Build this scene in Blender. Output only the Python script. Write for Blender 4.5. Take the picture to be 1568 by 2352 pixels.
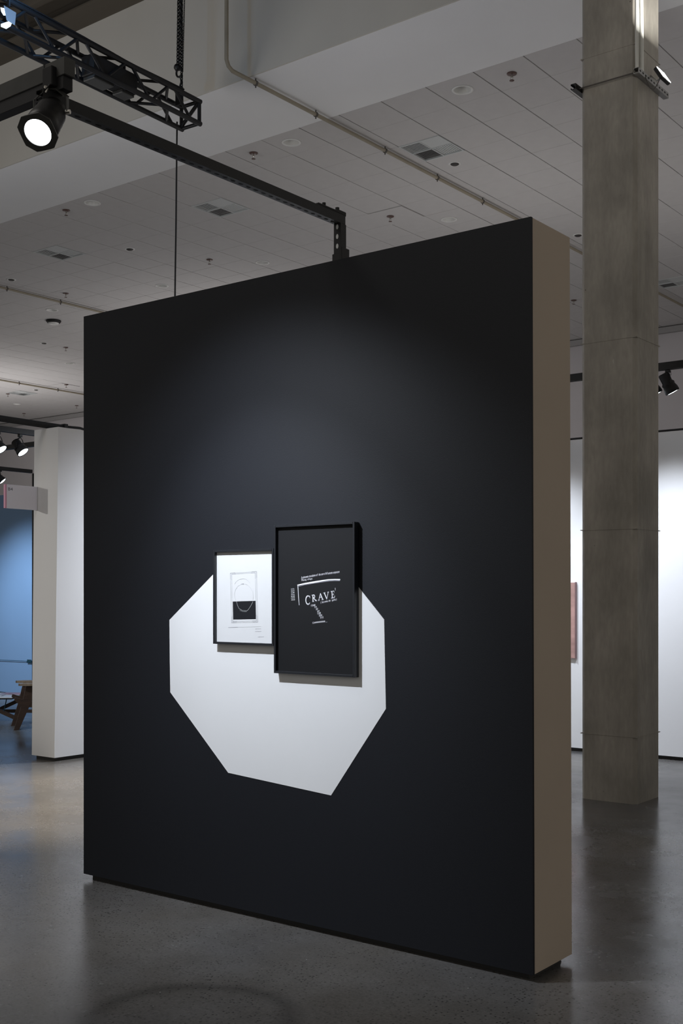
import bpy, bmesh, math, random
from mathutils import Vector, Matrix, Quaternion
random.seed(7)
R = math.radians
PI = math.pi
for o in list(bpy.data.objects):
    bpy.data.objects.remove(o)
S = bpy.context.scene
COL = S.collection

# ------------------------------------------------------------------ camera
TH = R(37.7); CT, ST = math.cos(TH), math.sin(TH)
F, CX, HY, EYE = 2650.0, 784.0, 1362.0, 1.55
cd = bpy.data.cameras.new('camera'); cam = bpy.data.objects.new('camera', cd); COL.objects.link(cam)
cam.location = (0, 0, EYE); cam.rotation_euler = (PI/2, 0, TH)
cd.sensor_fit = 'HORIZONTAL'; cd.sensor_width = 36; cd.lens = F/1568*36
cd.shift_y = (HY-1176)/1568
cd.clip_end = 200
S.camera = cam
S.view_settings.view_transform = 'Standard'; S.view_settings.look = 'None'
S.view_settings.gamma = 1; S.view_settings.use_curve_mapping = False
S.view_settings.exposure = 0.0

# ------------------------------------------------------------------ ambient light of the rest of the hall
w = bpy.data.worlds.new('hall'); S.world = w; w.use_nodes = True
w.node_tree.nodes['Background'].inputs[0].default_value = (1.0, 0.955, 0.89, 1)
w.node_tree.nodes['Background'].inputs[1].default_value = 0.33


def light(name, kind, loc, energy, color=(1, 1, 1), aim=None, size=.1, spot=50, blend=1.0, size_y=None):
    l = bpy.data.lights.new(name, kind); l.energy = energy; l.color = color
    if kind == 'AREA':
        l.size = size
        if size_y: l.shape = 'RECTANGLE'; l.size_y = size_y
    else:
        l.shadow_soft_size = size
    if kind == 'SPOT':
        l.spot_size = R(spot); l.spot_blend = blend
    o = bpy.data.objects.new(name, l); COL.objects.link(o); o.location = loc
    if aim is not None:
        o.rotation_euler = (Vector(aim)-Vector(loc)).to_track_quat('-Z', 'Y').to_euler()
    return o


COOL = (.84, .90, 1.0)
# added overhead fill, area lamps pointing down; no fittings stand behind them
light('overhead_fill', 'AREA', (-6, 0, 8.3), 120, (1, .95, .9), (-6, 0, 0), 3)
light('overhead_fill', 'AREA', (-14, 16, 7.0), 130, (1, .97, .95), (-14, 16, 0), 4)
light('overhead_fill', 'AREA', (-26, 16, 7.0), 130, (1, .97, .95), (-26, 16, 0), 4)
light('overhead_fill', 'AREA', (-4.5, 16, 7.0), 90, (1, .95, .93), (-4.5, 16, 0), 4)
# added unseen fill, area lamps thrown up to brighten the ceiling
for k, (x_, y_, e_) in enumerate(((-8, 14, 34), (-16, 18, 90), (-26, 18, 130), (-3.0, 17, 30), (2, 12, 30), (-11, 4.0, 130), (3.5, 3, 110))):
    light('ceiling_fill', 'AREA', (x_, y_, 3.3), e_, (1, .965, .95), (x_, y_, 9), 3)
# spot on the black wall
light('key_spot', 'SPOT', (-3.80, 2.70, 3.05), 185, COOL, (-3.60, 4.09, 1.28), .022, 62, 1.0)
light('key_spill', 'SPOT', (-3.80, 2.70, 3.05), 120, COOL, (-3.58, 4.09, 1.42), .022, 92, 1.0)


# ------------------------------------------------------------------ pixel -> place helpers
def ray(px, py):
    a = (px-CX)/F; b = (HY-py)/F
    return Vector((a*CT-ST, a*ST+CT, b))
def onY(px, py, Y): d = ray(px, py); return d*(Y/d.y)+Vector((0, 0, EYE))
def onX(px, py, X): d = ray(px, py); return d*(X/d.x)+Vector((0, 0, EYE))
def onZ(px, py, Z): d = ray(px, py); return d*((Z-EYE)/d.z)+Vector((0, 0, EYE))
def atz(px, py, z): return ray(px, py)*z+Vector((0, 0, EYE))
def proj(p):
    z = -p[0]*ST+p[1]*CT
    if z < .1: return None
    return CX+F*(p[0]*CT+p[1]*ST)/z, HY-F*(p[2]-EYE)/z, z


# ------------------------------------------------------------------ materials
def mat(name, col, rough=.6, metal=0, var=0.0, scale=3.0, stretch=(1, 1, 1), bump=0.0, bscale=80, emit=None, es=0, spec=.5):
    m = bpy.data.materials.new(name); m.use_nodes = True
    nt = m.node_tree; b = nt.nodes['Principled BSDF']
    b.inputs['Base Color'].default_value = (*col, 1); b.inputs['Roughness'].default_value = rough
    b.inputs['Metallic'].default_value = metal
    b.inputs['Specular IOR Level'].default_value = spec
    tc = nt.nodes.new('ShaderNodeTexCoord')
    if var:
        mp = nt.nodes.new('ShaderNodeMapping'); mp.inputs['Scale'].default_value = stretch
        n = nt.nodes.new('ShaderNodeTexNoise'); n.inputs['Scale'].default_value = scale; n.inputs['Detail'].default_value = 6
        cr = nt.nodes.new('ShaderNodeMapRange'); cr.inputs['From Min'].default_value = .3; cr.inputs['From Max'].default_value = .7
        cr.inputs['To Min'].default_value = 1-var; cr.inputs['To Max'].default_value = 1+var
        mx = nt.nodes.new('ShaderNodeVectorMath'); mx.operation = 'SCALE'; mx.inputs[0].default_value = col
        nt.links.new(tc.outputs['Object'], mp.inputs[0]); nt.links.new(mp.outputs[0], n.inputs[0])
        nt.links.new(n.outputs[0], cr.inputs[0]); nt.links.new(cr.outputs[0], mx.inputs['Scale'])
        nt.links.new(mx.outputs[0], b.inputs['Base Color'])
    if bump:
        n2 = nt.nodes.new('ShaderNodeTexNoise'); n2.inputs['Scale'].default_value = bscale
        bp = nt.nodes.new('ShaderNodeBump'); bp.inputs['Strength'].default_value = bump; bp.inputs['Distance'].default_value = .002
        nt.links.new(tc.outputs['Object'], n2.inputs[0]); nt.links.new(n2.outputs[0], bp.inputs['Height']); nt.links.new(bp.outputs[0], b.inputs['Normal'])
    if emit:
        b.inputs['Emission Color'].default_value = (*emit, 1); b.inputs['Emission Strength'].default_value = es
    return m


M = {}
M['black_paint'] = mat('black_paint', (.0065, .0080, .0120), .60, var=.06, scale=1.5, bump=.15, bscale=300, spec=.33)
M['beige_paint'] = mat('beige_paint', (.54, .45, .36), .8, var=.03, scale=2, bump=.1, bscale=300)
M['kick'] = mat('kick', (.012, .011, .010), .6)
M['white_paint'] = mat('white_paint', (.78, .79, .80), .8, var=.02, scale=1.2, bump=.1, bscale=300)
M['white_vinyl'] = mat('white_vinyl', (.77, .78, .79), .6, var=.01, scale=4)
M['light_wall'] = mat('light_wall', (.80, .80, .81), .8, var=.02, scale=1.0, bump=.08, bscale=250)
M['blue_paint'] = mat('blue_paint', (.22, .36, .58), .7, var=.03, scale=1.5)
M['far_wall'] = mat('far_wall', (.56, .535, .55), .85, var=.04, scale=.7)
M['bulkhead'] = mat('bulkhead', (.60, .58, .53), .85, var=.05, scale=.8, stretch=(1, 1, .5))
M['soffit'] = mat('soffit', (.86, .865, .87), .85, var=.03, scale=.6)
M['tile'] = mat('tile', (.60, .585, .58), .95, var=.02, scale=6, bump=.3, bscale=120)
M['plenum'] = mat('plenum', (.10, .095, .085), .9)
M['deck'] = mat('deck', (.10, .085, .065), .7, var=.15, scale=1.2, stretch=(.3, 2, 1))
M['trim'] = mat('trim', (.36, .35, .35), .8)
M['pipe'] = mat('pipe', (.33, .29, .22), .6, var=.08, scale=5)
M['pipe_dark'] = mat('pipe_dark', (.10, .09, .08), .6)
M['black_metal'] = mat('black_metal', (.012, .012, .013), .45, spec=.35, metal=0, var=.15, scale=9)
M['black_matte'] = mat('black_matte', (.010, .010, .011), .7)
M['worn_black'] = mat('worn_black', (.045, .045, .042), .5, var=.35, scale=6, stretch=(1, .5, 1))
M['slot'] = mat('slot', (.002, .002, .002), .9)
M['chrome'] = mat('chrome', (.55, .53, .48), .3, metal=1)
M['galv'] = mat('galv', (.34, .34, .33), .45, metal=.7, var=.12, scale=20)
M['frame_black'] = mat('frame_black', (.010, .012, .016), .38, var=.08, scale=30)
M['paper'] = mat('paper', (.66, .67, .68), .7, var=.01, scale=20)
M['ink_paper'] = mat('ink_paper', (.010, .0105, .012), .6, var=.03, scale=6, spec=.22)
M['ink'] = mat('ink', (.012, .013, .016), .6, spec=.2)
M['grey_ink'] = mat('grey_ink', (.14, .14, .18), .7)
M['pale_ink'] = mat('pale_ink', (.40, .42, .42), .7)
M['white_ink'] = mat('white_ink', (.85, .86, .90), .6)
M['dim_ink'] = mat('dim_ink', (.26, .26, .30), .6)
M['sign_white'] = mat('sign_white', (.86, .85, .95), .5)
M['sign_pink'] = mat('sign_pink', (.72, .36, .50), .5)
M['sign_shadow'] = mat('sign_shadow', (.6, .6, .62), .5)
M['dark_text'] = mat('dark_text', (.06, .06, .08), .6)
M['walnut'] = mat('walnut', (.050, .027, .017), .45, var=.3, scale=6, stretch=(1, 1, 6))
M['pale_wood'] = mat('pale_wood', (.27, .20, .135), .5, var=.15, scale=6, stretch=(5, 1, 1))
M['cushion'] = mat('cushion', (.62, .58, .54), .9, var=.05, scale=20, bump=.3)
M['table_white'] = mat('table_white', (.75, .76, .80), .3)
M['magazine'] = mat('magazine', (.42, .26, .33), .4, var=.5, scale=14)
M['magazine_grey'] = mat('magazine_grey', (.5, .5, .55), .4, var=.3, scale=14)
M['wire'] = mat('wire', (.01, .06, .09), .5)
M['pink_art'] = mat('pink_art', (.42, .25, .22), .6, var=.25, scale=4, stretch=(1, 1, 3))
M['art_edge'] = mat('art_edge', (.20, .12, .12), .6)
M['lens'] = mat('lens', (.9, .95, 1), .3, emit=(.93, .97, 1), es=9)
M['lens_small'] = mat('lens_small', (.9, .95, 1), .3, emit=(.85, .97, 1), es=7)
M['led'] = mat('led', (1, 1, 1), .3, emit=(1, 1, .96), es=16)
M['flap_glow'] = mat('flap_glow', (.5, .8, 1), .3, emit=(.75, .9, 1), es=2.5)
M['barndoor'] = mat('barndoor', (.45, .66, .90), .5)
M['fabric_cable'] = mat('fabric_cable', (.66, .66, .62), .8)
M['louvre_shaded'] = mat('louvre_shaded', (.14, .14, .14), .6)  # diffuser slats coloured darker to carry the shade of their gaps
M['diffuser'] = mat('diffuser', (.60, .62, .62), .7)
M['white_trim'] = mat('white_trim', (.78, .78, .76), .5)
M['sprinkler'] = mat('sprinkler', (.12, .07, .06), .4)
M['dark_disc'] = mat('dark_disc', (.04, .035, .033), .6)


def concrete_floor():
    m = bpy.data.materials.new('polished_concrete'); m.use_nodes = True
    nt = m.node_tree; N = nt.nodes; L = nt.links; b = N['Principled BSDF']; b.inputs['Specular IOR Level'].default_value = .36
    tc = N.new('ShaderNodeTexCoord')
    def noise(sc, det=6, rough=.6, vec=None):
        n = N.new('ShaderNodeTexNoise'); n.inputs['Scale'].default_value = sc; n.inputs['Detail'].default_value = det
        n.inputs['Roughness'].default_value = rough; L.new(vec or tc.outputs['Object'], n.inputs[0]); return n.outputs[0]
    def rng(x, a, b_, c, d):
        r = N.new('ShaderNodeMapRange'); r.inputs['From Min'].default_value = a; r.inputs['From Max'].default_value = b_
        r.inputs['To Min'].default_value = c; r.inputs['To Max'].default_value = d; L.new(x, r.inputs[0]); return r.outputs[0]
    def mul(a, b_, op='MULTIPLY'):
        n = N.new('ShaderNodeMath'); n.operation = op
        L.new(a, n.inputs[0])
        if isinstance(b_, float): n.inputs[1].default_value = b_
        else: L.new(b_, n.inputs[1])
        return n.outputs[0]
    big = rng(noise(.55, 4), .3, .7, .72, 1.22)
    mid = rng(noise(3.2, 7, .65), .3, .7, .84, 1.16)
    grain = rng(noise(70, 3, .8), .3, .7, .80, 1.2)
    # exposed aggregate: dark specks, patchy
    vo = N.new('ShaderNodeTexVoronoi'); vo.inputs['Scale'].default_value = 62; L.new(tc.outputs['Object'], vo.inputs[0])
    sp = rng(vo.outputs['Distance'], .20, .36, .30, 1.0)
    patch = rng(noise(.9, 4), .40, .58, 0.30, 1.0)
    vo_c = N.new('ShaderNodeSeparateColor'); L.new(vo.outputs['Color'], vo_c.inputs[0])
    pick = rng(vo_c.outputs[0], .38, .50, 0.0, 1.0)
    dk = mul(patch, pick)
    # spec = 1 - dk*(1-sp)
    inv = N.new('ShaderNodeMath'); inv.operation = 'SUBTRACT'; inv.inputs[0].default_value = 1; L.new(sp, inv.inputs[1])
    t = mul(dk, inv.outputs[0])
    one = N.new('ShaderNodeMath'); one.operation = 'SUBTRACT'; one.inputs[0].default_value = 1; L.new(t, one.inputs[1])
    # pale specks
    v2 = N.new('ShaderNodeTexVoronoi'); v2.inputs['Scale'].default_value = 26; L.new(tc.outputs['Object'], v2.inputs[0])
    c2 = N.new('ShaderNodeSeparateColor'); L.new(v2.outputs['Color'], c2.inputs[0])
    pale = mul(rng(v2.outputs['Distance'], .05, .10, 1.0, 0.0), rng(c2.outputs[1], .95, .96, 0.0, 1.0))
    # old ring stain by the wall (real mark on the slab)
    def ring(cx, cy, ra, w_, amt):
        mp = N.new('ShaderNodeVectorMath'); mp.operation = 'DISTANCE'; mp.inputs[1].default_value = (cx, cy, 0)
        wob = N.new('ShaderNodeTexNoise'); wob.inputs['Scale'].default_value = 2.5; L.new(tc.outputs['Object'], wob.inputs[0])
        ad = N.new('ShaderNodeVectorMath'); ad.operation = 'MULTIPLY_ADD'; L.new(wob.outputs['Color'], ad.inputs[0]); ad.inputs[1].default_value = (.16, .16, 0)
        fl = N.new('ShaderNodeVectorMath'); fl.operation = 'MULTIPLY'; L.new(tc.outputs['Object'], fl.inputs[0]); fl.inputs[1].default_value = (1, 1, 0)
        L.new(fl.outputs[0], ad.inputs[2]); L.new(ad.outputs[0], mp.inputs[0])
        d = N.new('ShaderNodeMath'); d.operation = 'SUBTRACT'; L.new(mp.outputs['Value'], d.inputs[0]); d.inputs[1].default_value = ra
        a = N.new('ShaderNodeMath'); a.operation = 'ABSOLUTE'; L.new(d.outputs[0], a.inputs[0])
        return rng(a.outputs[0], 0.0, w_, amt, 1.0)
    c = onZ(430, 2345, 0)
    val = mul(mul(mul(big, mid), grain), one.outputs[0])
    val = mul(val, ring(c.x+.08, c.y+.08, .36, .07, .66))
    hue = N.new('ShaderNodeMix'); hue.data_type = 'RGBA'
    L.new(rng(noise(.8, 3), .35, .65, 0, 1), hue.inputs[0])
    hue.inputs[6].default_value = (.142, .132, .119, 1); hue.inputs[7].default_value = (.118, .117, .118, 1)
    sc = N.new('ShaderNodeVectorMath'); sc.operation = 'SCALE'; L.new(hue.outputs[2], sc.inputs[0]); L.new(val, sc.inputs['Scale'])
    mix = N.new('ShaderNodeMix'); mix.data_type = 'RGBA'; L.new(pale, mix.inputs[0]); L.new(sc.outputs[0], mix.inputs[6]); mix.inputs[7].default_value = (.42, .41, .39, 1)
    L.new(mix.outputs[2], b.inputs['Base Color'])
    L.new(rng(mul(noise(1.3, 5), mid), .3, .75, .17, .33), b.inputs['Roughness'])
    bp = N.new('ShaderNodeBump'); bp.inputs['Strength'].default_value = .10; bp.inputs['Distance'].default_value = .001
    L.new(noise(90, 2), bp.inputs['Height']); L.new(bp.outputs[0], b.inputs['Normal'])
    return m


def concrete_column():
    m = bpy.data.materials.new('board_cast_concrete'); m.use_nodes = True
    nt = m.node_tree; N = nt.nodes; L = nt.links; b = N['Principled BSDF']
    tc = N.new('ShaderNodeTexCoord')
    def noise(sc, st, det=6):
        mp = N.new('ShaderNodeMapping'); mp.inputs['Scale'].default_value = st; L.new(tc.outputs['Object'], mp.inputs[0])
        n = N.new('ShaderNodeTexNoise'); n.inputs['Scale'].default_value = sc; n.inputs['Detail'].default_value = det; L.new(mp.outputs[0], n.inputs[0]); return n.outputs[0]
    def rng(x, a, b_, c, d):
        r = N.new('ShaderNodeMapRange'); r.inputs['From Min'].default_value = a; r.inputs['From Max'].default_value = b_
        r.inputs['To Min'].default_value = c; r.inputs['To Max'].default_value = d; L.new(x, r.inputs[0]); return r.outputs[0]
    def mul(a, b_):
        n = N.new('ShaderNodeMath'); n.operation = 'MULTIPLY'; L.new(a, n.inputs[0]); L.new(b_, n.inputs[1]); return n.outputs[0]
    v = mul(mul(rng(noise(6, (1, 1, .12)), .3, .7, .84, 1.16), rng(noise(2.2, (1, 1, 1)), .3, .7, .8, 1.2)), rng(noise(40, (1, 1, .3)), .3, .7, .92, 1.08))
    # pin holes
    vo = N.new('ShaderNodeTexVoronoi'); vo.inputs['Scale'].default_value = 14; L.new(tc.outputs['Object'], vo.inputs[0])
    cs = N.new('ShaderNodeSeparateColor'); L.new(vo.outputs['Color'], cs.inputs[0])
    hole = mul(rng(vo.outputs['Distance'], .05, .09, 1, 0), rng(cs.outputs[0], .9, .91, 0, 1))
    sub = N.new('ShaderNodeMath'); sub.operation = 'MULTIPLY_ADD'; L.new(hole, sub.inputs[0]); sub.inputs[1].default_value = -.6; sub.inputs[2].default_value = 1
    v = mul(v, sub.outputs[0])
    sc = N.new('ShaderNodeVectorMath'); sc.operation = 'SCALE'; sc.inputs[0].default_value = (.335, .312, .272); L.new(v, sc.inputs['Scale'])
    # pale scuffs
    sv = N.new('ShaderNodeTexVoronoi'); sv.inputs['Scale'].default_value = 5; mp = N.new('ShaderNodeMapping'); mp.inputs['Scale'].default_value = (1.6, 1.6, .5)
    L.new(tc.outputs['Object'], mp.inputs[0]); L.new(mp.outputs[0], sv.inputs[0])
    c3 = N.new('ShaderNodeSeparateColor'); L.new(sv.outputs['Color'], c3.inputs[0])
    sf = mul(rng(sv.outputs['Distance'], .03, .06, .6, 0), rng(c3.outputs[0], .88, .89, 0, 1))
    mix = N.new('ShaderNodeMix'); mix.data_type = 'RGBA'; L.new(sf, mix.inputs[0]); L.new(sc.outputs[0], mix.inputs[6]); mix.inputs[7].default_value = (.5, .48, .43, 1)
    L.new(mix.outputs[2], b.inputs['Base Color'])
    b.inputs['Roughness'].default_value = .75
    bp = N.new('ShaderNodeBump'); bp.inputs['Strength'].default_value = .3; bp.inputs['Distance'].default_value = .003
    L.new(noise(25, (1, 1, .4)), bp.inputs['Height']); L.new(bp.outputs[0], b.inputs['Normal'])
    return m


M['floor'] = concrete_floor(); M['concrete'] = concrete_column()


# ------------------------------------------------------------------ mesh helpers
class MB:
    def __init__(s): s.v = []; s.f = []; s.sm = []
    def add(s, vs, fs, smooth=False):
        b = len(s.v); s.v += [tuple(v) for v in vs]
        for f in fs: s.f.append([b+i for i in f]); s.sm.append(smooth)
        return s
    def box(s, a, b):
        x0, y0, z0 = [min(a[i], b[i]) for i in range(3)]; x1, y1, z1 = [max(a[i], b[i]) for i in range(3)]
        return s.add([(x0, y0, z0), (x1, y0, z0), (x1, y1, z0), (x0, y1, z0), (x0, y0, z1), (x1, y0, z1), (x1, y1, z1), (x0, y1, z1)],
                     [(0, 3, 2, 1), (4, 5, 6, 7), (0, 1, 5, 4), (1, 2, 6, 5), (2, 3, 7, 6), (3, 0, 4, 7)])
    def bbox(s, a, b, r=.004):
        """box with chamfered edges"""
        bm = bmesh.new()
        c = [(a[i]+b[i])/2 for i in range(3)]; d = [abs(b[i]-a[i]) for i in range(3)]
        bmesh.ops.create_cube(bm, size=1, matrix=Matrix.Translation(c) @ Matrix.Diagonal((*d, 1)))
        bmesh.ops.bevel(bm, geom=bm.edges[:], offset=min(r, min(d)*.45), segments=1, profile=.5, affect='EDGES')
        bm.verts.index_update()
        s.add([v.co[:] for v in bm.verts], [[v.index for v in f.verts] for f in bm.faces]); bm.free(); return s
    def bar(s, p, q, wx, wz, up=(0, 0, 1)):
        p, q = Vector(p), Vector(q); d = (q-p).normalized(); u = Vector(up)
        if abs(d.dot(u)) > .98: u = Vector((1, 0, 0))
        sx = d.cross(u).normalized(); sz = sx.cross(d).normalized()
        vs = [e+sx*(i*wx/2)+sz*(j*wz/2) for e in (p, q) for i, j in ((-1, -1), (1, -1), (1, 1), (-1, 1))]
        return s.add(vs, [(0, 3, 2, 1), (4, 5, 6, 7), (0, 1, 5, 4), (1, 2, 6, 5), (2, 3, 7, 6), (3, 0, 4, 7)])
    def tube(s, pts, r, n=10, cap=True):
        pts = [Vector(p) for p in pts]; rs = r if isinstance(r, (list, tuple)) else [r]*len(pts)
        rings = []; pu = None
        for i, p in enumerate(pts):
            d = (pts[min(i+1, len(pts)-1)]-pts[max(i-1, 0)]).normalized()
            if pu is None:
                pu = Vector((0, 0, 1)) if abs(d.z) < .9 else Vector((1, 0, 0))
            u = (pu-d*pu.dot(d)).normalized(); pu = u; v = d.cross(u)
            rings.append([p+(u*math.cos(2*PI*k/n)+v*math.sin(2*PI*k/n))*rs[i] for k in range(n)])
        vs = [v for rg in rings for v in rg]; fs = []
        for i in range(len(pts)-1):
            for k in range(n): fs.append((i*n+k, i*n+(k+1) % n, (i+1)*n+(k+1) % n, (i+1)*n+k))
        s.add(vs, fs, True)
        if cap:
            s.add(rings[0], [tuple(reversed(range(n)))]); s.add(rings[-1], [tuple(range(n))])
        return s
    def lathe(s, prof, n=24, smooth=True):
        """prof: (r, z) about local Z"""
        vs = [(r*math.cos(2*PI*k/n), r*math.sin(2*PI*k/n), z) for r, z in prof for k in range(n)]
        fs = [(i*n+k, i*n+(k+1) % n, (i+1)*n+(k+1) % n, (i+1)*n+k) for i in range(len(prof)-1) for k in range(n)]
        return s.add(vs, fs, smooth)
    def prism(s, poly, ax, a, b):
        """poly of 2D points extruded along axis ax from a to b"""
        def P(p, t): return {'x': (t, p[0], p[1]), 'y': (p[0], t, p[1]), 'z': (p[0], p[1], t)}[ax]
        n = len(poly)
        return s.add([P(p, a) for p in poly]+[P(p, b) for p in poly],
                     [tuple(reversed(range(n))), tuple(range(n, 2*n))]+[(i, (i+1) % n, n+(i+1) % n, n+i) for i in range(n)])
    def xf(s, m):
        s.v = [tuple(m @ Vector(v)) for v in s.v]; return s
    def build(s, name, m, parent=None):
        me = bpy.data.meshes.new(name); me.from_pydata(s.v, [], s.f); me.validate()
        bm = bmesh.new(); bm.from_mesh(me); bmesh.ops.recalc_face_normals(bm, faces=bm.faces[:]); bm.to_mesh(me); bm.free()
        if len(me.polygons) == len(s.sm):
            me.polygons.foreach_set('use_smooth', s.sm)
        me.materials.append(M[m]); o = bpy.data.objects.new(name, me); COL.objects.link(o)
        if parent: o.parent = parent
        return o


def tag(o, label=None, cat=None, group=None, kind=None):
    if label: o['label'] = label
    if cat: o['category'] = cat
    if group: o['group'] = group
    if kind: o['kind'] = kind
    return o


def thing(name, loc, label, cat, group=None, rz=0):
    o = bpy.data.objects.new(name, None); COL.objects.link(o); o.location = loc; o.rotation_euler = (0, 0, rz)
    o.empty_display_size = .1
    return tag(o, label, cat, group)


def loc(o, p, q=None):
    """part placed under its thing, with optional quaternion"""
    o.location = p
    if q is not None: o.rotation_mode = 'QUATERNION'; o.rotation_quaternion = q
    return o


def copy_tree(o, parent=None):
    c = o.copy(); COL.objects.link(c)
    if parent: c.parent = parent
    for ch in [x for x in o.children]: copy_tree(ch, c)
    return c


# ------------------------------------------------------------------ the setting
XL, XR, YF, YB = -46.0, 9.0, -7.0, 23.4
tag(MB().box((XL, YF, -.2), (XR, YB+.2, 0)).build('floor', 'floor'), kind='structure')
CZ = 7.15
YS, YT = 9.29, 10.675                       # face of the bulkhead, start of the tiled ceiling
T = .6085
X0 = -5.860
# far wall with its dark cornice
tag(MB().box((XL, YB, 0), (XR, YB+.2, CZ+.3)).build('wall_back', 'far_wall'), kind='structure')
tag(MB().box((XL, YB-.10, CZ-.14), (XR, YB, CZ-.02)).build('trim_1', 'trim'), kind='structure')
# bulkhead face and plain plaster band
tag(MB().box((XL, YS, CZ), (XR, YS+.02, 8.6)).build('ceiling_bulkhead', 'bulkhead'), kind='structure')
tag(MB().box((XL, YS+.02, CZ), (XR, YT, CZ+.35)).build('ceiling_soffit', 'soffit'), kind='structure')
# metal deck over the open bay
dk = tag(MB().box((XL, YF, 8.72), (XR, YS+.15, 8.9)).build('ceiling_deck', 'deck'), kind='structure')
rib = None
y = YS-.52
first = MB().prism([(-.07, 0), (.07, 0), (.04, -.08), (-.04, -.08)], 'x', XL, XR)
while y > 2.0:
    if rib is None:
        rib = first.build('deck_rib', 'deck', dk)
        r_ = rib
    else:
        r_ = rib.copy(); COL.objects.link(r_)
    r_.location = (0, y, 8.72); y -= .36
MB().box((XL, YS-.36, 8.50), (XR, YS, 8.52)).build('beam_flange', 'deck', dk)
MB().box((XL, YS-.19, 8.52), (XR, YS-.175, 8.72)).build('beam_web', 'deck', dk)

# tiled ceiling
slab = tag(MB().box((XL, YT, CZ+.10), (XR, YB, CZ+.35)).build('ceiling', 'plenum'), kind='structure')
def cell(px, py):
    p = onZ(px, py, CZ)
    return math.floor((p.x-X0)/T), math.floor((p.y-YT)/T), p
downs = [(1062, 206), (669, 327), (1031, 504), (212, 466), (602, 603), (368, 657), (115, 713), (168, 833), (38, 928)]
vents = [(982, 341), (478, 481), (101, 581), (44, 901), (1522, 657)]
dcell = {}
for d in downs:
    i, j, p = cell(*d); dcell[(i, j)] = p
vcell = {cell(*v)[:2] for v in vents}
gx, gy = .006, .0013
tile_me = MB().bbox((gx, gy, 0), (T-gx, T-gy, .10), .003)
tproto = None
cand = []
ni0 = int((XL-X0)/T); ni1 = int((XR-X0)/T); nj = int((YB-.1-YT)/T)
for i in range(ni0, ni1):
    for j in range(nj+1):
        if (i, j) in vcell: continue
        c = (X0+(i+.5)*T, YT+(j+.5)*T, CZ); q = proj(c)
        vis = q and -30 < q[0] < 1598 and -30 < q[1] < 1010
        if vis and 192 < q[0] < 1307 and q[1] > 727-.224*(q[0]-192)+10: vis = False
        if vis and 1345 < q[0] < 1495: vis = False
        cand.append((0 if vis else 1, q[2] if q else 99, i, j))
cand.sort()
rest = MB(); n = 0
hole_r = .098
for k, (hid, z, i, j) in enumerate(cand):
    x, yv = X0+i*T, YT+j*T
    y1 = min(T-gy, YB-yv-.002)
    if (i, j) in dcell:
        p = dcell[(i, j)]
        cx = min(max(p.x-x, .15), T-.15); cy = min(max(p.y-yv, .15), T-.15)
        dcell[(i, j)] = Vector((x+cx, yv+cy, CZ))
        mb = MB(); NN = 24
        # square ring to circle
        outer = []; inner = []
        for a in range(NN):
            t = 2*PI*(a+.5)/NN; dx, dy = math.cos(t), math.sin(t)
            inner.append((cx+hole_r*dx, cy+hole_r*dy))
            fx = ((T-gx-cx)/dx if dx > 0 else (gx-cx)/dx) if abs(dx) > 1e-6 else 9
            fy = ((T-gy-cy)/dy if dy > 0 else (gy-cy)/dy) if abs(dy) > 1e-6 else 9
            f = min(fx, fy); outer.append([cx+dx*f, cy+dy*f])
        for cxx, cyy in ((gx, gy), (T-gx, gy), (T-gx, T-gy), (gx, T-gy)):
            b_ = min(outer, key=lambda o_: (o_[0]-cxx)**2+(o_[1]-cyy)**2); b_[0], b_[1] = cxx, cyy
        vs = [(*o_, 0) for o_ in outer]+[(*o_, 0) for o_ in inner]+[(*o_, .1) for o_ in inner]+[(*o_, .1) for o_ in outer]
        fs = []
        for a in range(NN):
            b_ = (a+1) % NN
            fs += [(a, b_, NN+b_, NN+a), (NN+a, NN+b_, 2*NN+b_, 2*NN+a), (a, 3*NN+a, 3*NN+b_, b_)]
        mb.add(vs, fs); o = mb.build('ceiling_tile', 'tile', slab); o.location = (x, yv, CZ); continue
    if n < 290 and not hid:
        n += 1
        if tproto is None:
            tproto = tile_me.build('ceiling_tile', 'tile', slab); o = tproto
        else:
            o = tproto.copy(); COL.objects.link(o)
        dz = random.uniform(-.0012, .0012)
        o.location = (x, yv, CZ+dz)
        if y1 < T-gy: o.scale = (1, y1/(T-gy), 1)
    elif yv < YB-.05:
        rest.box((x+gx, yv+gy, CZ), (x+T-gx, yv+y1, CZ+.1))
o = rest.build('ceiling_tile', 'tile', slab); o['kind'] = 'stuff'

# two tiles that hang a little low, as access hatches
def hatch(px, py, label):
    i, j, p = cell(px, py)
    o = MB().bbox((.004, .004, -.012), (T-.004, T-.004, -.001), .003).build('access_hatch', 'tile'); o.location = (X0+i*T, YT+j*T, CZ)
    tag(o, label, 'ceiling hatch')
hatch(893, 497, 'low-hanging ceiling panel with shadowed edge around a sprinkler, right of the black upright strut')
hatch(148, 884, 'low-hanging ceiling panel far off, just left of the black wall edge')

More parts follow.
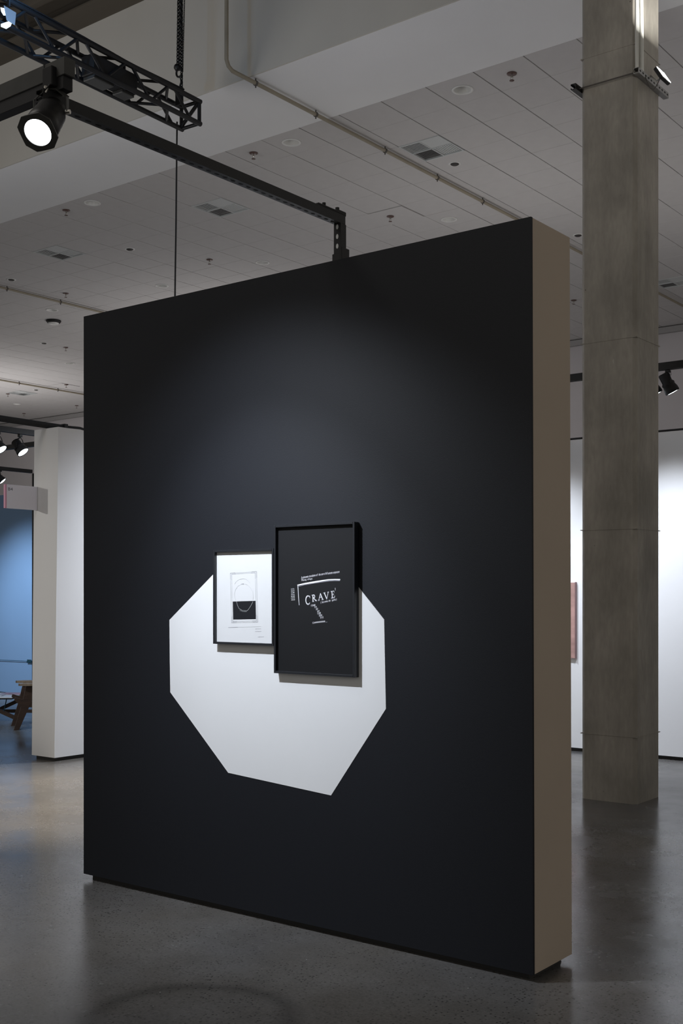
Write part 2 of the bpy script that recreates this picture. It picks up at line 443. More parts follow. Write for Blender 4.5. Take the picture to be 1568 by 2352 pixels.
# ------------------------------------------------------------------ ceiling fittings
down_lab = {
 (1062, 206): 'recessed round white downlight nearest the concrete column, near the plaster band',
 (669, 327): 'recessed round white downlight above the long black rail, near the plaster band',
 (1031, 504): 'recessed round white downlight just above the top edge of the black wall',
 (212, 466): 'recessed round white downlight left of the thin hanging cable, near the plaster band',
 (602, 603): 'recessed round white downlight just above the black wall, left of the black upright',
 (368, 657): 'small recessed downlight just left of the thin cable above the black wall',
 (115, 713): 'recessed downlight directly above the black-rimmed round ceiling fitting',
 (168, 833): 'small recessed downlight just left of the black wall edge, between the two left pipes',
 (38, 928): 'faint farthest downlight at the left, just above the horizontal black pipe'}
proto = None
for d in downs:
    i, j, _ = cell(*d); p = dcell[(i, j)]
    if proto is None:
        t = proto = thing('recessed_downlight', p, down_lab[d], 'downlight', 'recessed round downlights in the tiled ceiling')
        MB().lathe([(.098, 0), (.122, -.001), (.120, -.008), (.100, -.008), (.094, 0), (.095, .03)], 32).build('trim_ring', 'white_trim', t)
        MB().lathe([(.0945, .0), (.090, .03), (.075, .07), (.05, .09), (.0, .095)], 32).build('reflector', 'white_trim', t)
    else:
        t = copy_tree(proto); t.location = p; t['label'] = down_lab[d]
spr = {
 (1175, 173): 'reddish sprinkler head between the big downlight and the concrete column',
 (582, 355): 'sprinkler head just left of the white downlight above the long black rail',
 (896, 498): 'sprinkler head with bright rim in the low ceiling panel above the black wall',
 (152, 486): 'sprinkler head on the ceiling below the lit black stage lamp',
 (481, 599): 'sprinkler head between the thin cable and the black upright strut, above the black wall',
 (151, 676): 'sprinkler head right above the near left ceiling pipe',
 (151, 800): 'sprinkler head below the black-rimmed round ceiling fitting',
 (152, 884): 'sprinkler head at the far low panel left of the black wall',
 (18, 906): 'tiny sprinkler head left of the far slatted vent, at the frame edge',
 (176, 933): 'tiny far sprinkler head just above the back wall cornice, by the black wall edge',
 (55, 951): 'tiny far sprinkler head just above the black pipe at the left',
 (1317, 692): 'sprinkler head seen in the gap between the black wall and the concrete column'}
proto = None
for d, lb in spr.items():
    p = onZ(d[0], d[1], CZ-.02); p.z = CZ-(.013 if d in ((896, 498), (152, 884)) else 0)
    if proto is None:
        t = proto = thing('sprinkler_head', p, lb, 'sprinkler', 'sprinkler heads on the ceiling')
        MB().lathe([(0, 0), (.055, 0), (.052, -.010), (.03, -.016), (0, -.016)], 20).build('escutcheon', 'sprinkler', t)
        mb = MB().tube([(0, 0, -.016), (0, 0, -.045)], .009, 8)
        for sx in (-1, 1): mb.tube([(sx*.012, 0, -.03), (sx*.016, 0, -.055), (0, 0, -.075)], .003, 6)
        mb.build('frame', 'chrome', t)
        MB().lathe([(0, -.075), (.026, -.075), (.026, -.079), (0, -.079)], 16).build('deflector', 'sprinkler', t)
    else:
        t = copy_tree(proto); t.location = p; t['label'] = lb
disc = {
 (1044, 376): 'small dark round ceiling fitting just below the large slatted vent',
 (705, 465): 'small dark round ceiling fitting just above the black rail, left of its right end',
 (298, 572): 'small dark round ceiling fitting left of the thin cable, above the black wall',
 (26, 642): 'small dark round ceiling fitting just above the near left pipe, at the frame edge',
 (101, 788): 'small dark round ceiling fitting below left of the black-rimmed round fitting',
 (83, 895): 'tiny dark round ceiling fitting right of the far slatted vent',
 (1327, 540): 'small dark round ceiling fitting half hidden by the left side of the concrete column'}
proto = None
for d, lb in disc.items():
    p = onZ(d[0], d[1], CZ)
    if proto is None:
        t = proto = thing('smoke_detector', p, lb, 'detector', 'small dark round fittings on the ceiling')
        MB().lathe([(.055, 0), (.085, 0), (.083, -.006), (.055, -.006)], 24).build('rim', 'white_trim', t)
        MB().lathe([(.056, 0), (.056, -.010), (.04, -.020), (0, -.022)], 24).build('cap', 'dark_disc', t)
    else:
        t = copy_tree(proto); t.location = p; t['label'] = lb
p = onZ(123, 736, CZ)
t = thing('ceiling_speaker', p, 'large round ceiling fitting with black rim and pale dome, left of the black wall', 'ceiling fitting')
MB().lathe([(0, 0), (.15, 0), (.155, -.02), (.125, -.055), (.11, -.055)], 32).build('rim', 'black_matte', t)
MB().lathe([(.112, -.05), (.10, -.075), (.05, -.09), (0, -.092)], 32).build('dome', 'white_trim', t)

vlab = {
 (982, 341): 'large square four-part slatted ceiling vent beside the long beige pipe',
 (478, 481): 'square four-part ceiling vent below the long black rail, right of the thin cable',
 (101, 581): 'square four-part ceiling vent left of the black wall, above the near left pipe',
 (44, 901): 'far small dark ceiling vent just under the far left pipe',
 (1522, 657): 'ceiling vent cut by the right side of the concrete column, above the back wall'}
proto = None
for v in vents:
    i, j, _ = cell(*v); base = Vector((X0+i*T, YT+j*T, CZ))
    if proto is None:
        t = proto = thing('ceiling_vent', base, vlab[v], 'ceiling vent', 'square four-part vents in the tiled ceiling')
        fr = MB()
        for a, b in (((gx, gy), (T-gx, .022)), ((gx, T-.022), (T-gx, T-gy)), ((gx, .022), (.022, T-.022)), ((T-.022, .022), (T-gx, T-.022)),
                     ((T/2-.007, .022), (T/2+.007, T-.022)), ((.022, T/2-.006), (T-.022, T/2+.006))):
            fr.box((*a, -.008), (*b, .012))
        fr.build('vent_frame', 'diffuser', t)
        MB().box((gx, gy, .05), (T-gx, T-gy, .1)).build('duct', 'slot', t)
        for qx in (0, 1):
            for qy in (0, 1):
                x0 = .022 if qx == 0 else T/2+.007; y0 = .022 if qy == 0 else T/2+.007
                x1, y1 = x0+T/2-.03, y0+T/2-.03
                if (qx, qy) == (1, 0):
                    MB().box((x0, y0, -.002), (x1, y1, .008)).build('blank_plate', 'diffuser', t); continue
                mb = MB(); N_ = 9
                for k in range(N_):
                    u = (k+.5)/N_
                    if qx == 0 and qy == 0:      # open toward the camera: dark gaps
                        yy = y0+(y1-y0)*u; mb.bar((x0, yy, .010), (x1, yy, .010), .011, .004)
                    elif qx == 0:
                        yy = y0+(y1-y0)*u; mb.bar((x0, yy, .012), (x1, yy, .012), .014, .003)
                    else:
                        xx = x0+(x1-x0)*u; mb.bar((xx, y0, .010), (xx, y1, .010), .023, .003)
                mb.build('louvre_bank', 'louvre_shaded' if (qx == 0 and qy == 1) else 'diffuser', t)
    else:
        t = copy_tree(proto); t.location = base; t['label'] = vlab[v]

# ------------------------------------------------------------------ pipes under the ceiling
def pipe(pts, r, label, clamps, m='pipe'):
    o = MB().tube(pts, r, 12).build('ceiling_pipe', m); tag(o, label, 'pipe', 'beige pipes under the ceiling')
    for c in clamps:
        mb = MB().tube([(c.x, c.y, c.z+r+.03), (c.x, c.y, c.z-.05)], .008, 6).tube([(c.x, c.y-.012, c.z), (c.x, c.y+.012, c.z)], r+.008, 12)
        mb.build('pipe_clamp', 'pipe_dark', o)
PZ = CZ-.05
px_ = onZ(725, 263, PZ).x
cl = [onX(a, b, px_) for a, b in ((587, 184), (725, 263), (884, 350), (1004, 413), (1108, 471))]
for c in cl: c.z = PZ
cl += [Vector((px_, cl[-1].y+1.9*k, PZ)) for k in (1, 2)]
yd = onX(520, 100, px_).y
pipe([(px_, yd, 8.7), (px_, yd, PZ+.09), (px_, yd+.03, PZ+.03), (px_, yd+.09, PZ), (px_, YB, PZ)], .022,
     'long beige pipe bending down from the open bay and running past the big vent', cl)
for (a, lb) in ((((17, 663), (138, 694)), 'beige ceiling pipe left of the black wall, just above the black-rimmed round fitting'),
                (((46, 880), (131, 896)), 'far beige ceiling pipe left of the black wall, just above the far vent')):
    c1, c2 = onZ(*a[0], PZ), onZ(*a[1], PZ); xx = (c1.x+c2.x)/2
    pipe([(xx, YS+.01, PZ), (xx, YB, PZ)], .022, lb, [Vector((xx, c1.y, PZ)), Vector((xx, c2.y, PZ))])

# ------------------------------------------------------------------ black display wall
WY = onX(1219, 497, -2.2103).y
WX1, WX0, WZ0, WZ1 = -2.2103, -4.9269, .03, 3.0476
WT = .344
dw = thing('display_wall', ((WX0+WX1)/2, WY+WT/2, 0), 'big freestanding black wall with beige end, white polygon and two framed prints', 'display wall')
off = -Vector(dw.location)
ln = .010
def slab_(x0, x1, y0, y1, z0, z1, lean):
    vs = [(x0, y0, z0), (x1+lean, y0, z0), (x1+lean, y1, z0), (x0, y1, z0), (x0, y0, z1), (x1, y0, z1), (x1, y1, z1), (x0, y1, z1)]
    return MB().add([Vector(v)+off for v in vs], [(0, 3, 2, 1), (4, 5, 6, 7), (0, 1, 5, 4), (1, 2, 6, 5), (2, 3, 7, 6), (3, 0, 4, 7)])
slab_(WX0, WX1, WY, WY+.013, WZ0, WZ1, ln).build('front_panel', 'black_paint', dw)['label'] = 'matt black painted front'
slab_(WX0, WX1-.003, WY+.013, WY+WT, WZ0, WZ1, ln).build('wall_body', 'beige_paint', dw)['label'] = 'beige painted end and back'
slab_(WX0+.034, WX1-.034, WY+.034, WY+WT-.034, 0, WZ0, ln).build('toe_kick', 'kick', dw)
oct_px = [(389, 1424), (389.8, 1510), (391, 1590), (524, 1775), (760, 1827), (886, 1628), (882, 1423), (826, 1352), (770, 1282), (536, 1271), (487, 1322)]
pts = [onY(a, b, WY-.001) for a, b in oct_px]
MB().prism([(p.x+off.x, p.z) for p in pts], 'y', WY+off.y, WY-.0015+off.y).build('painted_polygon', 'white_vinyl', dw)['label'] = 'large irregular white polygon painted on the black front'

# ------------------------------------------------------------------ framed prints
FY = WY-.035                                # front of the frames
def frame(name, x0, x1, z0, z1, lip, mprint, label, bot=None):
    t = thing(name, ((x0+x1)/2, WY, z0), label, 'framed print')
    ox, oy, oz = -t.location.x, -t.location.y, -z0
    def B(a, b): return (a[0]+ox, a[1]+oy, a[2]+oz), (b[0]+ox, b[1]+oy, b[2]+oz)
    for a, b in (((x0, FY, z0), (x0+lip, WY-.002, z1)), ((x1-lip, FY, z0), (x1, WY-.002, z1)),
                 ((x0+lip, FY, z0), (x1-lip, WY-.002, z0+lip)), ((x0+lip, FY, z1-lip), (x1-lip, WY-.002, z1))):
        MB().bbox(*B(a, b), .0012).build('frame_rail', 'frame_black', t)
    pr = MB().box(*B((x0+lip, FY+.017, z0+lip), (x1-lip, FY+.021, z1-lip))).build('print', mprint, t)
    return t, pr, FY+.017
a = onY(627, 1209.8, FY); b = onY(812, 1195.4, FY); c = onY(815.2, 1554.3, FY); d = onY(629.7, 1548, FY)
bx0, bx1, bz1, bz0 = (a.x+d.x)/2, (b.x+c.x)/2, (a.z+b.z)/2, (c.z+d.z)/2
T2, P2, PY2 = frame('framed_print', bx0, bx1, bz0, bz1, .0105, 'ink_paper', 'larger tall framed print, white lettering on black paper, hung right of the white print')
a = onY(487.3, 1265.8, FY); d = onY(490, 1480.4, FY)
sx0, sz1, sz0 = (a.x+d.x)/2, (a.z+onY(625, 1257.6, FY).z)/2, (d.z+onY(627, 1482, FY).z)/2
T1, P1, PY1 = frame('framed_print', sx0, bx0-.003, sz0, sz1, .0105, 'paper', 'smaller black-framed white print with a circle drawing and a black block')


class Ink:
    """flat print on the plane Y, drawn in points read off the print"""
    def __init__(s, Y, par, thick=.0006): s.Y = Y-thick; s.par = par; s.root = par.parent.location; s.mb = MB()
    def w(s, p): q = onY(p[0], p[1], s.Y); return Vector((q.x, q.z))
    def poly(s, pts):
        q = [s.w(p) for p in pts]; s.mb.add([(v.x-s.root.x, s.Y-s.root.y, v.y-s.root.z) for v in q], [tuple(range(len(q)))])
    def stroke(s, pts, wpx, taper=None):
        q = [s.w(p) for p in pts]; k = 5.4/F
        L_, R_ = [], []
        for i, v in enumerate(q):
            d = (q[min(i+1, len(q)-1)]-q[max(i-1, 0)])
            if d.length == 0: d = Vector((1, 0))
            d.normalize(); nn = Vector((-d.y, d.x)); ww = (wpx if not isinstance(wpx, (list, tuple)) else wpx[i])*k/2
            L_.append(v+nn*ww); R_.append(v-nn*ww)
        n = len(q); vs = [(v.x-s.root.x, s.Y-s.root.y, v.y-s.root.z) for v in L_+R_]
        s.mb.add(vs, [(i, i+1, n+i+1, n+i) for i in range(n-1)])
    def text(s, txt, p0, p1, hpx, shear=0):
        me, wid, hgt = text_mesh(txt)
        A, B = s.w(p0), s.w(p1); u = (B-A)/wid; k = hpx*5.4/F/.7
        vs = []
        for v in me.vertices:
            x, y = v.co.x+shear*v.co.y, v.co.y
            q = A+u*x+Vector((0, 1))*(y*k); vs.append((q.x-s.root.x, s.Y-s.root.y, q.y-s.root.z))
        s.mb.add(vs, [tuple(p.vertices) for p in me.polygons])
    def done(s, name, m, label=None):
        o = s.mb.build(name, m, s.par)
        if label: o['label'] = label
        return o
_tc = {}
def text_mesh(txt):
    if txt in _tc: return _tc[txt]
    cu = bpy.data.curves.new('lettering', 'FONT'); cu.body = txt; cu.resolution_u = 3
    o = bpy.data.objects.new('lettering', cu); COL.objects.link(o)
    bpy.context.view_layer.update()
    me = bpy.data.meshes.new_from_object(o.evaluated_get(bpy.context.evaluated_depsgraph_get()))
    bpy.data.objects.remove(o)
    xs = [v.co.x for v in me.vertices]; ys = [v.co.y for v in me.vertices]; mn = min(xs)
    for v in me.vertices: v.co.x -= mn
    _tc[txt] = (me, max(xs)-mn, max(ys)); return _tc[txt]

# ---- black print.  c1: points read on the 180x160 crop at (640,1290), 8.711x
def c1(p): return (640+p[0]/8.711, 1290+p[1]/8.711)
ik = Ink(PY2, P2, .0008); dm = Ink(PY2, P2, .0004)
def st(pts, wd, sh=True):
    q = [c1(p) for p in pts]; wv = [x/8.711 for x in wd] if isinstance(wd, (list, tuple)) else wd/8.711
    ik.stroke(q, wv)
    if sh: dm.stroke([(x+.3, y+1.6) for x, y in q], wv)
def arc(cx, cy, rx, ry, a0, a1, n=18): return [(cx+rx*math.cos(R(a0+(a1-a0)*i/n)), cy-ry*math.sin(R(a0+(a1-a0)*i/n))) for i in range(n+1)]
# C
st(arc(585, 765, 45, 84, 40, 322, 22), [7+11*abs(math.sin(PI*i/22)) for i in range(23)]); st([(618, 680), (622, 725)], 7)
# R
st([(680, 668), (684, 790)], 17); st([(655, 672), (700, 660)], 6); st([(668, 795), (704, 790)], 6)
st([(684, 664)]+arc(690, 692, 30, 30, 70, -80, 10)+[(690, 722)], 11); st([(692, 722), (742, 778), (760, 772)], [10, 15, 7])
# A
st([(832, 632), (800, 765)], 8); st([(830, 632), (876, 752)], 17); st([(785, 772), (815, 766)], 6); st([(856, 760), (895, 750)], 6); st([(814, 712), (862, 702)], 7)
# V
st([(910, 622), (960, 745)], 17); st([(960, 745), (988, 608)], 8); st([(890, 627), (932, 617)], 6); st([(970, 610), (1003, 602)], 6)
# E
st([(1062, 592), (1070, 722)], 17); st([(1038, 597), (1104, 585), (1108, 610)], 8); st([(1066, 655), (1096, 650)], 7); st([(1096, 638), (1098, 664)], 5)
st([(1046, 730), (1112, 712), (1120, 682)], 8)
st([(1128, 525), (1130, 568)], 7)
# the bent white bar and its thin upright
st([(372, 472), (520, 440), (700, 410), (880, 380), (1000, 363), (1120, 358), (1227, 360)], [20, 25, 28, 26, 22, 20, 22], False)
dm.stroke([c1((x, yv+22)) for x, yv in ((390, 472), (520, 440), (700, 410), (880, 382), (1000, 366), (1120, 358), (1222, 360))], 1.3)
st([(381, 470), (395, 700), (408, 870)], [13, 13, 9], False)
tt = [('[a phonetic translation of', (452, 336), (775, 278)), ('the sum of all', (795, 276), (970, 246)), ('aniontic conjecture', (982, 248), (1212, 216))]
for s_, p0, p1 in tt: ik.text(s_, c1(p0), c1(p1), 4.3, .2); dm.text(s_, c1((p0[0], p0[1]+12)), c1((p1[0], p1[1]+12)), 4.3, .2)
for s_, p0, p1 in (('Missing', (455, 388), (552, 374)), ('of hope.', (572, 370), (675, 354))): ik.text(s_, c1(p0), c1(p1), 4.0, .1)
for s_, p0, p1 in (('(  but unties. the', (838, 830), (1034, 790)), ('spirit: )', (1060, 788), (1158, 766))): ik.text(s_, c1(p0), c1(p1), 3.8); dm.text(s_, c1((p0[0], p0[1]+10)), c1((p1[0], p1[1]+10)), 3.8)
for k, s_ in enumerate(['14,316', '20,131', '21,784', '45,016', '82,328', '177,742', '207,420']):
    yy = 555+k*36; ik.text(s_, c1((246+k*.6, yy+6)), c1((308+k*2.4, yy)), 2.6)
for s_, x0, x1, yb in (('1248', 645, 730, 890), ('16', 715, 757, 922), ('32', 742, 784, 964), ('64', 770, 812, 1006), ('128', 775, 838, 1048), ('256', 803, 866, 1090), ('512', 830, 892, 1132)):
    ik.text(s_, c1((x0, yb+2)), c1((x1, yb-8)), 3.6); dm.text(s_, c1((x0, yb+14)), c1((x1, yb+4)), 2)
ik.text('12499999999', c1((675, 1242)), c1((925, 1214)), 3.8); dm.text('. . . .', c1((838, 1172)), c1((890, 1166)), 2); ik.text('...', c1((935, 1214)), c1((970, 1208)), 3)
ik.done('lettering', 'white_ink', 'white word CRAVE with small lines of text and numbers'); dm.done('lettering_shadow', 'dim_ink')

# ---- white print. c2: crop (480,1250) scale 9.044
def c2(p): return (480+p[0]/9.044, 1250+p[1]/9.044)
blk = Ink(PY1, P1, .0004); blk.poly([c2(p) for p in ((492, 1190), (966, 1176), (972, 1556), (500, 1566))]); blk.done('printed_block', 'ink', 'solid black printed block')
gi = Ink(PY1, P1, .0006); pi_ = Ink(PY1, P1, .0008)
corners = [Ink(PY1, P1, .0006) for _ in range(4)]
oc = [(440, 602), (985, 567), (1010, 1615), (467, 1633)]; ic = [(466, 622), (958, 592), (985, 1592), (490, 1606)]
for q in (oc, ic):
    for k in range(4):
        A, B = q[k], q[(k+1) % 4]; pi_.stroke([c2(A), c2(B)], .45)
        for P_, Q_, ci in ((A, B, k), (B, A, (k+1) % 4)):
            e = (P_[0]+(Q_[0]-P_[0])*(.19 if k % 2 == 0 else .125), P_[1]+(Q_[1]-P_[1])*(.19 if k % 2 == 0 else .125))
            corners[ci].stroke([c2(P_), c2(e)], .9)
pi_.stroke([c2(p) for p in ((528, 832), (560, 780), (620, 735), (705, 714), (770, 730), (820, 770), (852, 812))], .4)
pi_.stroke([c2(p) for p in ((660, 838), (600, 870), (550, 940), (527, 1020), (535, 1100), (560, 1170))], .4)
pi_.stroke([c2(p) for p in ((738, 822), (800, 850), (860, 910), (905, 990), (920, 1080), (910, 1165))], .4)
pi_.stroke([c2(p) for p in ((568, 1190), (590, 1270), (620, 1335), (690, 1375), (780, 1385), (808, 1366), (860, 1290), (895, 1225), (908, 1190))], .75)
pi_.stroke([c2(p) for p in ((640, 1375), (700, 1398), (780, 1402))], .4)
for c_ in corners: c_.done('printed_corner', 'grey_ink')
gi = Ink(PY1, P1, .0006); gi.text('HOPE', c2((668, 838)), c2((722, 835)), 2.2); gi.done('printed_word', 'grey_ink')
gi = Ink(PY1, P1, .0006)
gi.stroke([c2((398, 1730)), c2((600, 1722))], .6); pi_.stroke([c2((600, 1722)), c2((1080, 1712))], .4)
for x0, x1, yb in ((958, 1078, 1765), (958, 1084, 1818), (1014, 1140, 1934)):
    g2 = Ink(PY1, P1, .0006); g2.text('and moves', c2((x0, yb)), c2((x1, yb-4)), 1.7); g2.done('printed_caption', 'grey_ink')
gi.done('printed_rule', 'grey_ink'); pi_.done('printed_lines', 'pale_ink')

# ------------------------------------------------------------------ concrete column
cc = onZ(1457, 1848, 0)
CW = .44
x1, y0 = cc.x+.013, cc.y-.004
x0, y1 = x1-CW, y0+CW
ch = .027
col = MB().prism([(x0+ch, y0), (x1-ch, y0), (x1, y0+ch), (x1, y1-ch), (x1-ch, y1), (x0+ch, y1), (x0, y1-ch), (x0, y0+ch)], 'z', 0, 8.72).build('concrete_column', 'concrete')
tag(col, 'tall square bare concrete column standing right of the black wall', 'column')
mb = MB()
for zz in (onX(1480, 1690, x1).z, 2.02, onY(1400, 782, y0).z, onY(1400, 118, y0).z):
    mb.box((x0-.003, y0-.003, zz), (x1+.003, y1+.003, zz+.006))
mb.build('formwork_seam', 'concrete', col)

# strut clamp
SZ = onX(1480, 186, x1).z
def strut_channel(name, p, L_, label, axis='y', w=.041, h=.041, m='galv', cat='strut', nslots=None, group=None, slotface='x'):
    """slotted channel running along +Y (local) from p"""
    t = thing(name, p, label, cat, group)
    c = MB()
    # C profile: web + flanges + lips, open side away from the slots
    s = w/2; tt_ = .003
    c.box((s-tt_, 0, -h/2), (s, L_, h/2)); c.box((-s, 0, h/2-tt_), (s-tt_, L_, h/2)); c.box((-s, 0, -h/2), (s-tt_, L_, -h/2+tt_))
    c.box((-s, 0, h/2-.012), (-s+tt_, L_, h/2-tt_)); c.box((-s, 0, -h/2+tt_), (-s+tt_, L_, -h/2+.012))
    c.build('channel', m, t)
    pitch = .048; k = int(L_/pitch)
    sl = MB()
    for i in range(k):
        yc = (i+.5)*L_/k
        e = [( yc+.014*math.cos(a)*(1) + (.006 if math.cos(a) > 0 else -.006)*0, .007*math.sin(a)) for a in [2*PI*q/10 for q in range(10)]]
        if slotface == 'x': sl.add([(s+.0006, y_, z_) for y_, z_ in e], [tuple(range(10))])
        else: sl.add([(z_, y_, -h/2-.0006) for y_, z_ in e], [tuple(range(10))])
    sl.build('slots', 'slot', t)['kind'] = 'stuff'
    return t
ya = onX(1455, 157, x1+.02).y
strut_channel('strut_channel', (x1+.0215, y0-.05, SZ), .56, 'grey slotted steel channel clamped to the lit right face of the concrete column')
strut_channel('strut_channel', (x0-.0215, y0-.085, SZ), .60, 'black channel end sticking out at the left side of the concrete column', m='black_metal')
for yy, lb in ((y0-.02, 'thin threaded rod across the front face of the concrete column'), (y1+.02, 'thin threaded rod behind the concrete column joining the two channels')):
    tag(MB().tube([(x0-.03, yy, SZ), (x1+.03, yy, SZ)], .005, 8).build('threaded_rod', 'pipe_dark'), lb, 'rod')
# white cable sleeve
mb = MB()
for k, (dx, r_) in enumerate(((.008, .013), (.030, .016), (.014, .010))):
    pts = []
    for i in range(14):
        f = i/13; zz = SZ+.02+f*(8.6-SZ)
        pts.append((x1-.006+dx+.004*math.sin(5*f+k), y0+.012+.010*math.sin(9*f+k*2)-.012*k+(.03 if k == 1 else 0), zz))
    mb.tube(pts, r_, 8)
tag(mb.build('cable_sleeve', 'fabric_cable'), 'white cables hanging down the corner of the concrete column to the grey channel', 'cable')
# flood lamp on the strut
FP = atz(1524, 171, 8.25)
nrm = Vector((.858, .0, .514)).normalized()
t = thing('flood_lamp', FP, 'small bright flood lamp on a bracket beside the concrete column', 'lamp')
q = nrm.to_track_quat('Z', 'Y')
m4 = q.to_matrix().to_4x4()
MB().bbox((-.075, -.05, -.03), (.075, .05, -.002), .006).xf(m4).build('housing', 'black_matte', t)
MB().box((-.070, -.046, -.002), (.070, .046, 0)).xf(m4).build('lamp_face', 'led', t)
jp = onX(1494, 186, x1+.03)-FP
MB().tube([m4 @ Vector((0, 0, -.03)), m4 @ Vector((.0, .0, -.06)), jp+Vector((0, 0, .04)), jp], .005, 8).build('bracket', 'galv', t)
MB().tube([m4 @ Vector((.0, 0, -.03))]+[m4 @ Vector((0, 0, -.03))*(1-f)+(jp+Vector((0, -.12, .01)))*f+Vector((0, 0, -.10*math.sin(PI*f))) for f in (.2, .4, .6, .8, 1)], .003, 6).build('flex_lead', 'pipe_dark', t)
# the flood's real throw: same spot, same way
light('column_flood', 'AREA', FP+nrm*.012, 150, (1, .98, .93), FP+nrm, .13, size_y=.09)

# ------------------------------------------------------------------ other display walls
def partition(name, x0, x1, y0, y1, z1, m, label, lean=(0, 0)):
    t = thing(name, ((x0+x1)/2, (y0+y1)/2, 0), label, 'display wall'); o_ = -Vector(t.location)
    mb = MB().box(Vector((x0, y0, .035))+o_, Vector((x1, y1, z1))+o_)
    mb.v = [(v[0]+(0 if v[2] < 1 else (lean[0] if v[0] < 0 else lean[1])), v[1], v[2]) for v in mb.v]; mb.build('wall_body', m, t)
    MB().box(Vector((x0+.03, y0+.03, 0))+o_, Vector((x1-.03, y1-.03, .035))+o_).build('toe_kick', 'kick', t)
    return t
pc = onZ(131, 1749, 0)
PX1, PY0 = pc.x+.0, pc.y-.03
PX0 = onY(73, 1700, PY0).x
partition('display_wall', PX0, PX1, PY0, 10.80, 3.07, 'light_wall', 'pale freestanding wall end with the B4 sign, left of the black wall', lean=(onY(79, 990, PY0).x-PX0, onY(134, 982, PY0).x-PX1))
partition('display_wall', -18.5, PX1, 10.81, 11.15, 3.05, 'blue_paint', 'blue wall lit by spotlights behind the armchair at the left')
rw = onZ(1511, 1742, 0).y
RWX0 = -8.2
partition('display_wall', RWX0, 3.5, rw-.03, rw+.35, 3.05, 'light_wall', 'long bright white wall behind the concrete column at the right')
RWY = rw-.03
# pink artwork
A = onY(1321, 1338, RWY-.03); B = onY(1321, 1512, RWY-.03)
t = thing('canvas_artwork', (A.x-.35, RWY, B.z), 'pinkish artwork on the white wall, its edge showing in the gap beside the black wall', 'artwork')
MB().box((-.34, -.028, 0), (.345, -.002, A.z-B.z)).build('canvas', 'pink_art', t)
for s_ in ((-.35, -.34), (.345, .352)): MB().box((s_[0], -.034, -.004), (s_[1], -.002, A.z-B.z+.004)).build('edge_strip', 'art_edge', t)

# ---- B4 blade sign
sp = onY(84, 1145, PY0); sx = sp.x
s0 = onX(10, 1112, sx); s1 = onX(10, 1167, sx)
t = thing('blade_sign', (sx, PY0, s1.z), 'white blade sign lettered B4 with pink edge, fixed to the pale wall end', 'sign')
Lr = PY0-s0.y; Hs = s0.z-s1.z
MB().bbox((-.012, -Lr+.012, 0), (.012, -.002, Hs), .002).build('sign_panel', 'sign_white', t)
MB().bbox((-.0125, -Lr, 0), (.0125, -Lr+.018, Hs), .002).build('edge_strip', 'sign_pink', t)['label'] = 'pink front edge'
MB().bbox((-.02, -.006, 0), (.02, -.001, Hs), .001).build('shadow_plate', 'sign_shadow', t)  # grey plate put in for the sign's shadow on the wall
me, wd, hg = text_mesh('B4')
mb = MB(); L4 = onX(17, 1120, sx).y-PY0; R4 = onX(27, 1120, sx).y-PY0
zt = onX(17, 1119.5, sx).z; zb = onX(17, 1126.5, sx).z
mb.add([(.0128, L4+v.co.x/wd*(R4-L4), zb-s1.z+v.co.y/hg*(zt-zb)) for v in me.vertices], [tuple(p.vertices) for p in me.polygons])
mb.build('lettering', 'dark_text', t)['label'] = 'dark letters B4'

# ---- wire artwork on the blue wall
BY = 10.81
wz = onY(40, 1517, BY).z
xe = onY(73, 1517, BY).x
t = thing('wire_artwork', (xe, BY, wz), 'thin dark wire with small knots stretched across the blue wall', 'artwork')
MB().tube([(-3.2, -.02, -.02), (-1.5, -.02, -.012), (-.08, -.02, 0), (.02, -.02, .004)], .004, 8).build('wire', 'wire', t)
for dx in (-.07, -.035, 0):
    mb = MB()
    for k in range(4):
        a = k*PI/4+dx*9; mb.tube([(dx-.022*math.cos(a), -.02-.006*math.sin(a*2), -.026*math.sin(a)), (dx+.022*math.cos(a), -.02, .026*math.sin(a))], .007, 6)
    mb.build('knot', 'wire', t)

# ------------------------------------------------------------------ lounge corner
nf = onZ(39, 1677, 0); ff = onZ(32, 1667, 0)
ang = math.atan2(-.84, -.54)
t = thing('armchair', (nf.x, nf.y, 0), 'low dark wooden armchair with pale cushion, half hidden by the pale wall end', 'armchair', rz=ang)
# local: x forward, y to the sitter's left (far side is -y or +y)
def side(yo):
    mb = MB().prism([(-.02, 0), (.035, 0), (-.055, .30), (-.10, .50), (-.20, .50), (-.15, .30)], 'y', yo-.018, yo+.018); mb.build('leg', 'walnut', t)
    mb = MB().prism([(-.66, 0), (-.61, 0), (-.50, .30), (-.46, .50), (-.53, .50), (-.58, .30)], 'y', yo-.018, yo+.018); mb.build('leg', 'walnut', t)
    MB().prism([(-.04, .27), (.03, .34), (.02, .37), (-.1, .335), (-.58, .25), (-.58, .19)], 'y', yo-.014, yo+.014).build('side_rail', 'walnut', t)
    arm = MB().prism([(-.03, yo-.035), (-.015, yo), (-.03, yo+.035), (-.12, yo+.055), (-.35, yo+.045), (-.62, yo+.02), (-.62, yo-.02), (-.35, yo-.045), (-.12, yo-.055)], 'z', .50, .525)
    arm.build('armrest', 'pale_wood', t)['label'] = 'pale wood paddle armrest'
lat_w = .46
side(0.0); side(-lat_w)
MB().box((-.14, -lat_w, .26), (-.11, 0, .31)).build('cross_rail', 'walnut', t); MB().box((-.58, -lat_w, .20), (-.55, 0, .25)).build('cross_rail', 'walnut', t)
MB().bbox((-.60, -lat_w+.03, .31), (-.19, -.03, .40), .04).build('seat_cushion', 'cushion', t)
mb = MB().bbox((-.06, -lat_w+.03, 0), (.06, -.03, .50), .04); mb.xf(Matrix.Translation((-.60, 0, .36)) @ Matrix.Rotation(R(-18), 4, 'Y')); mb.build('back_cushion', 'cushion', t)
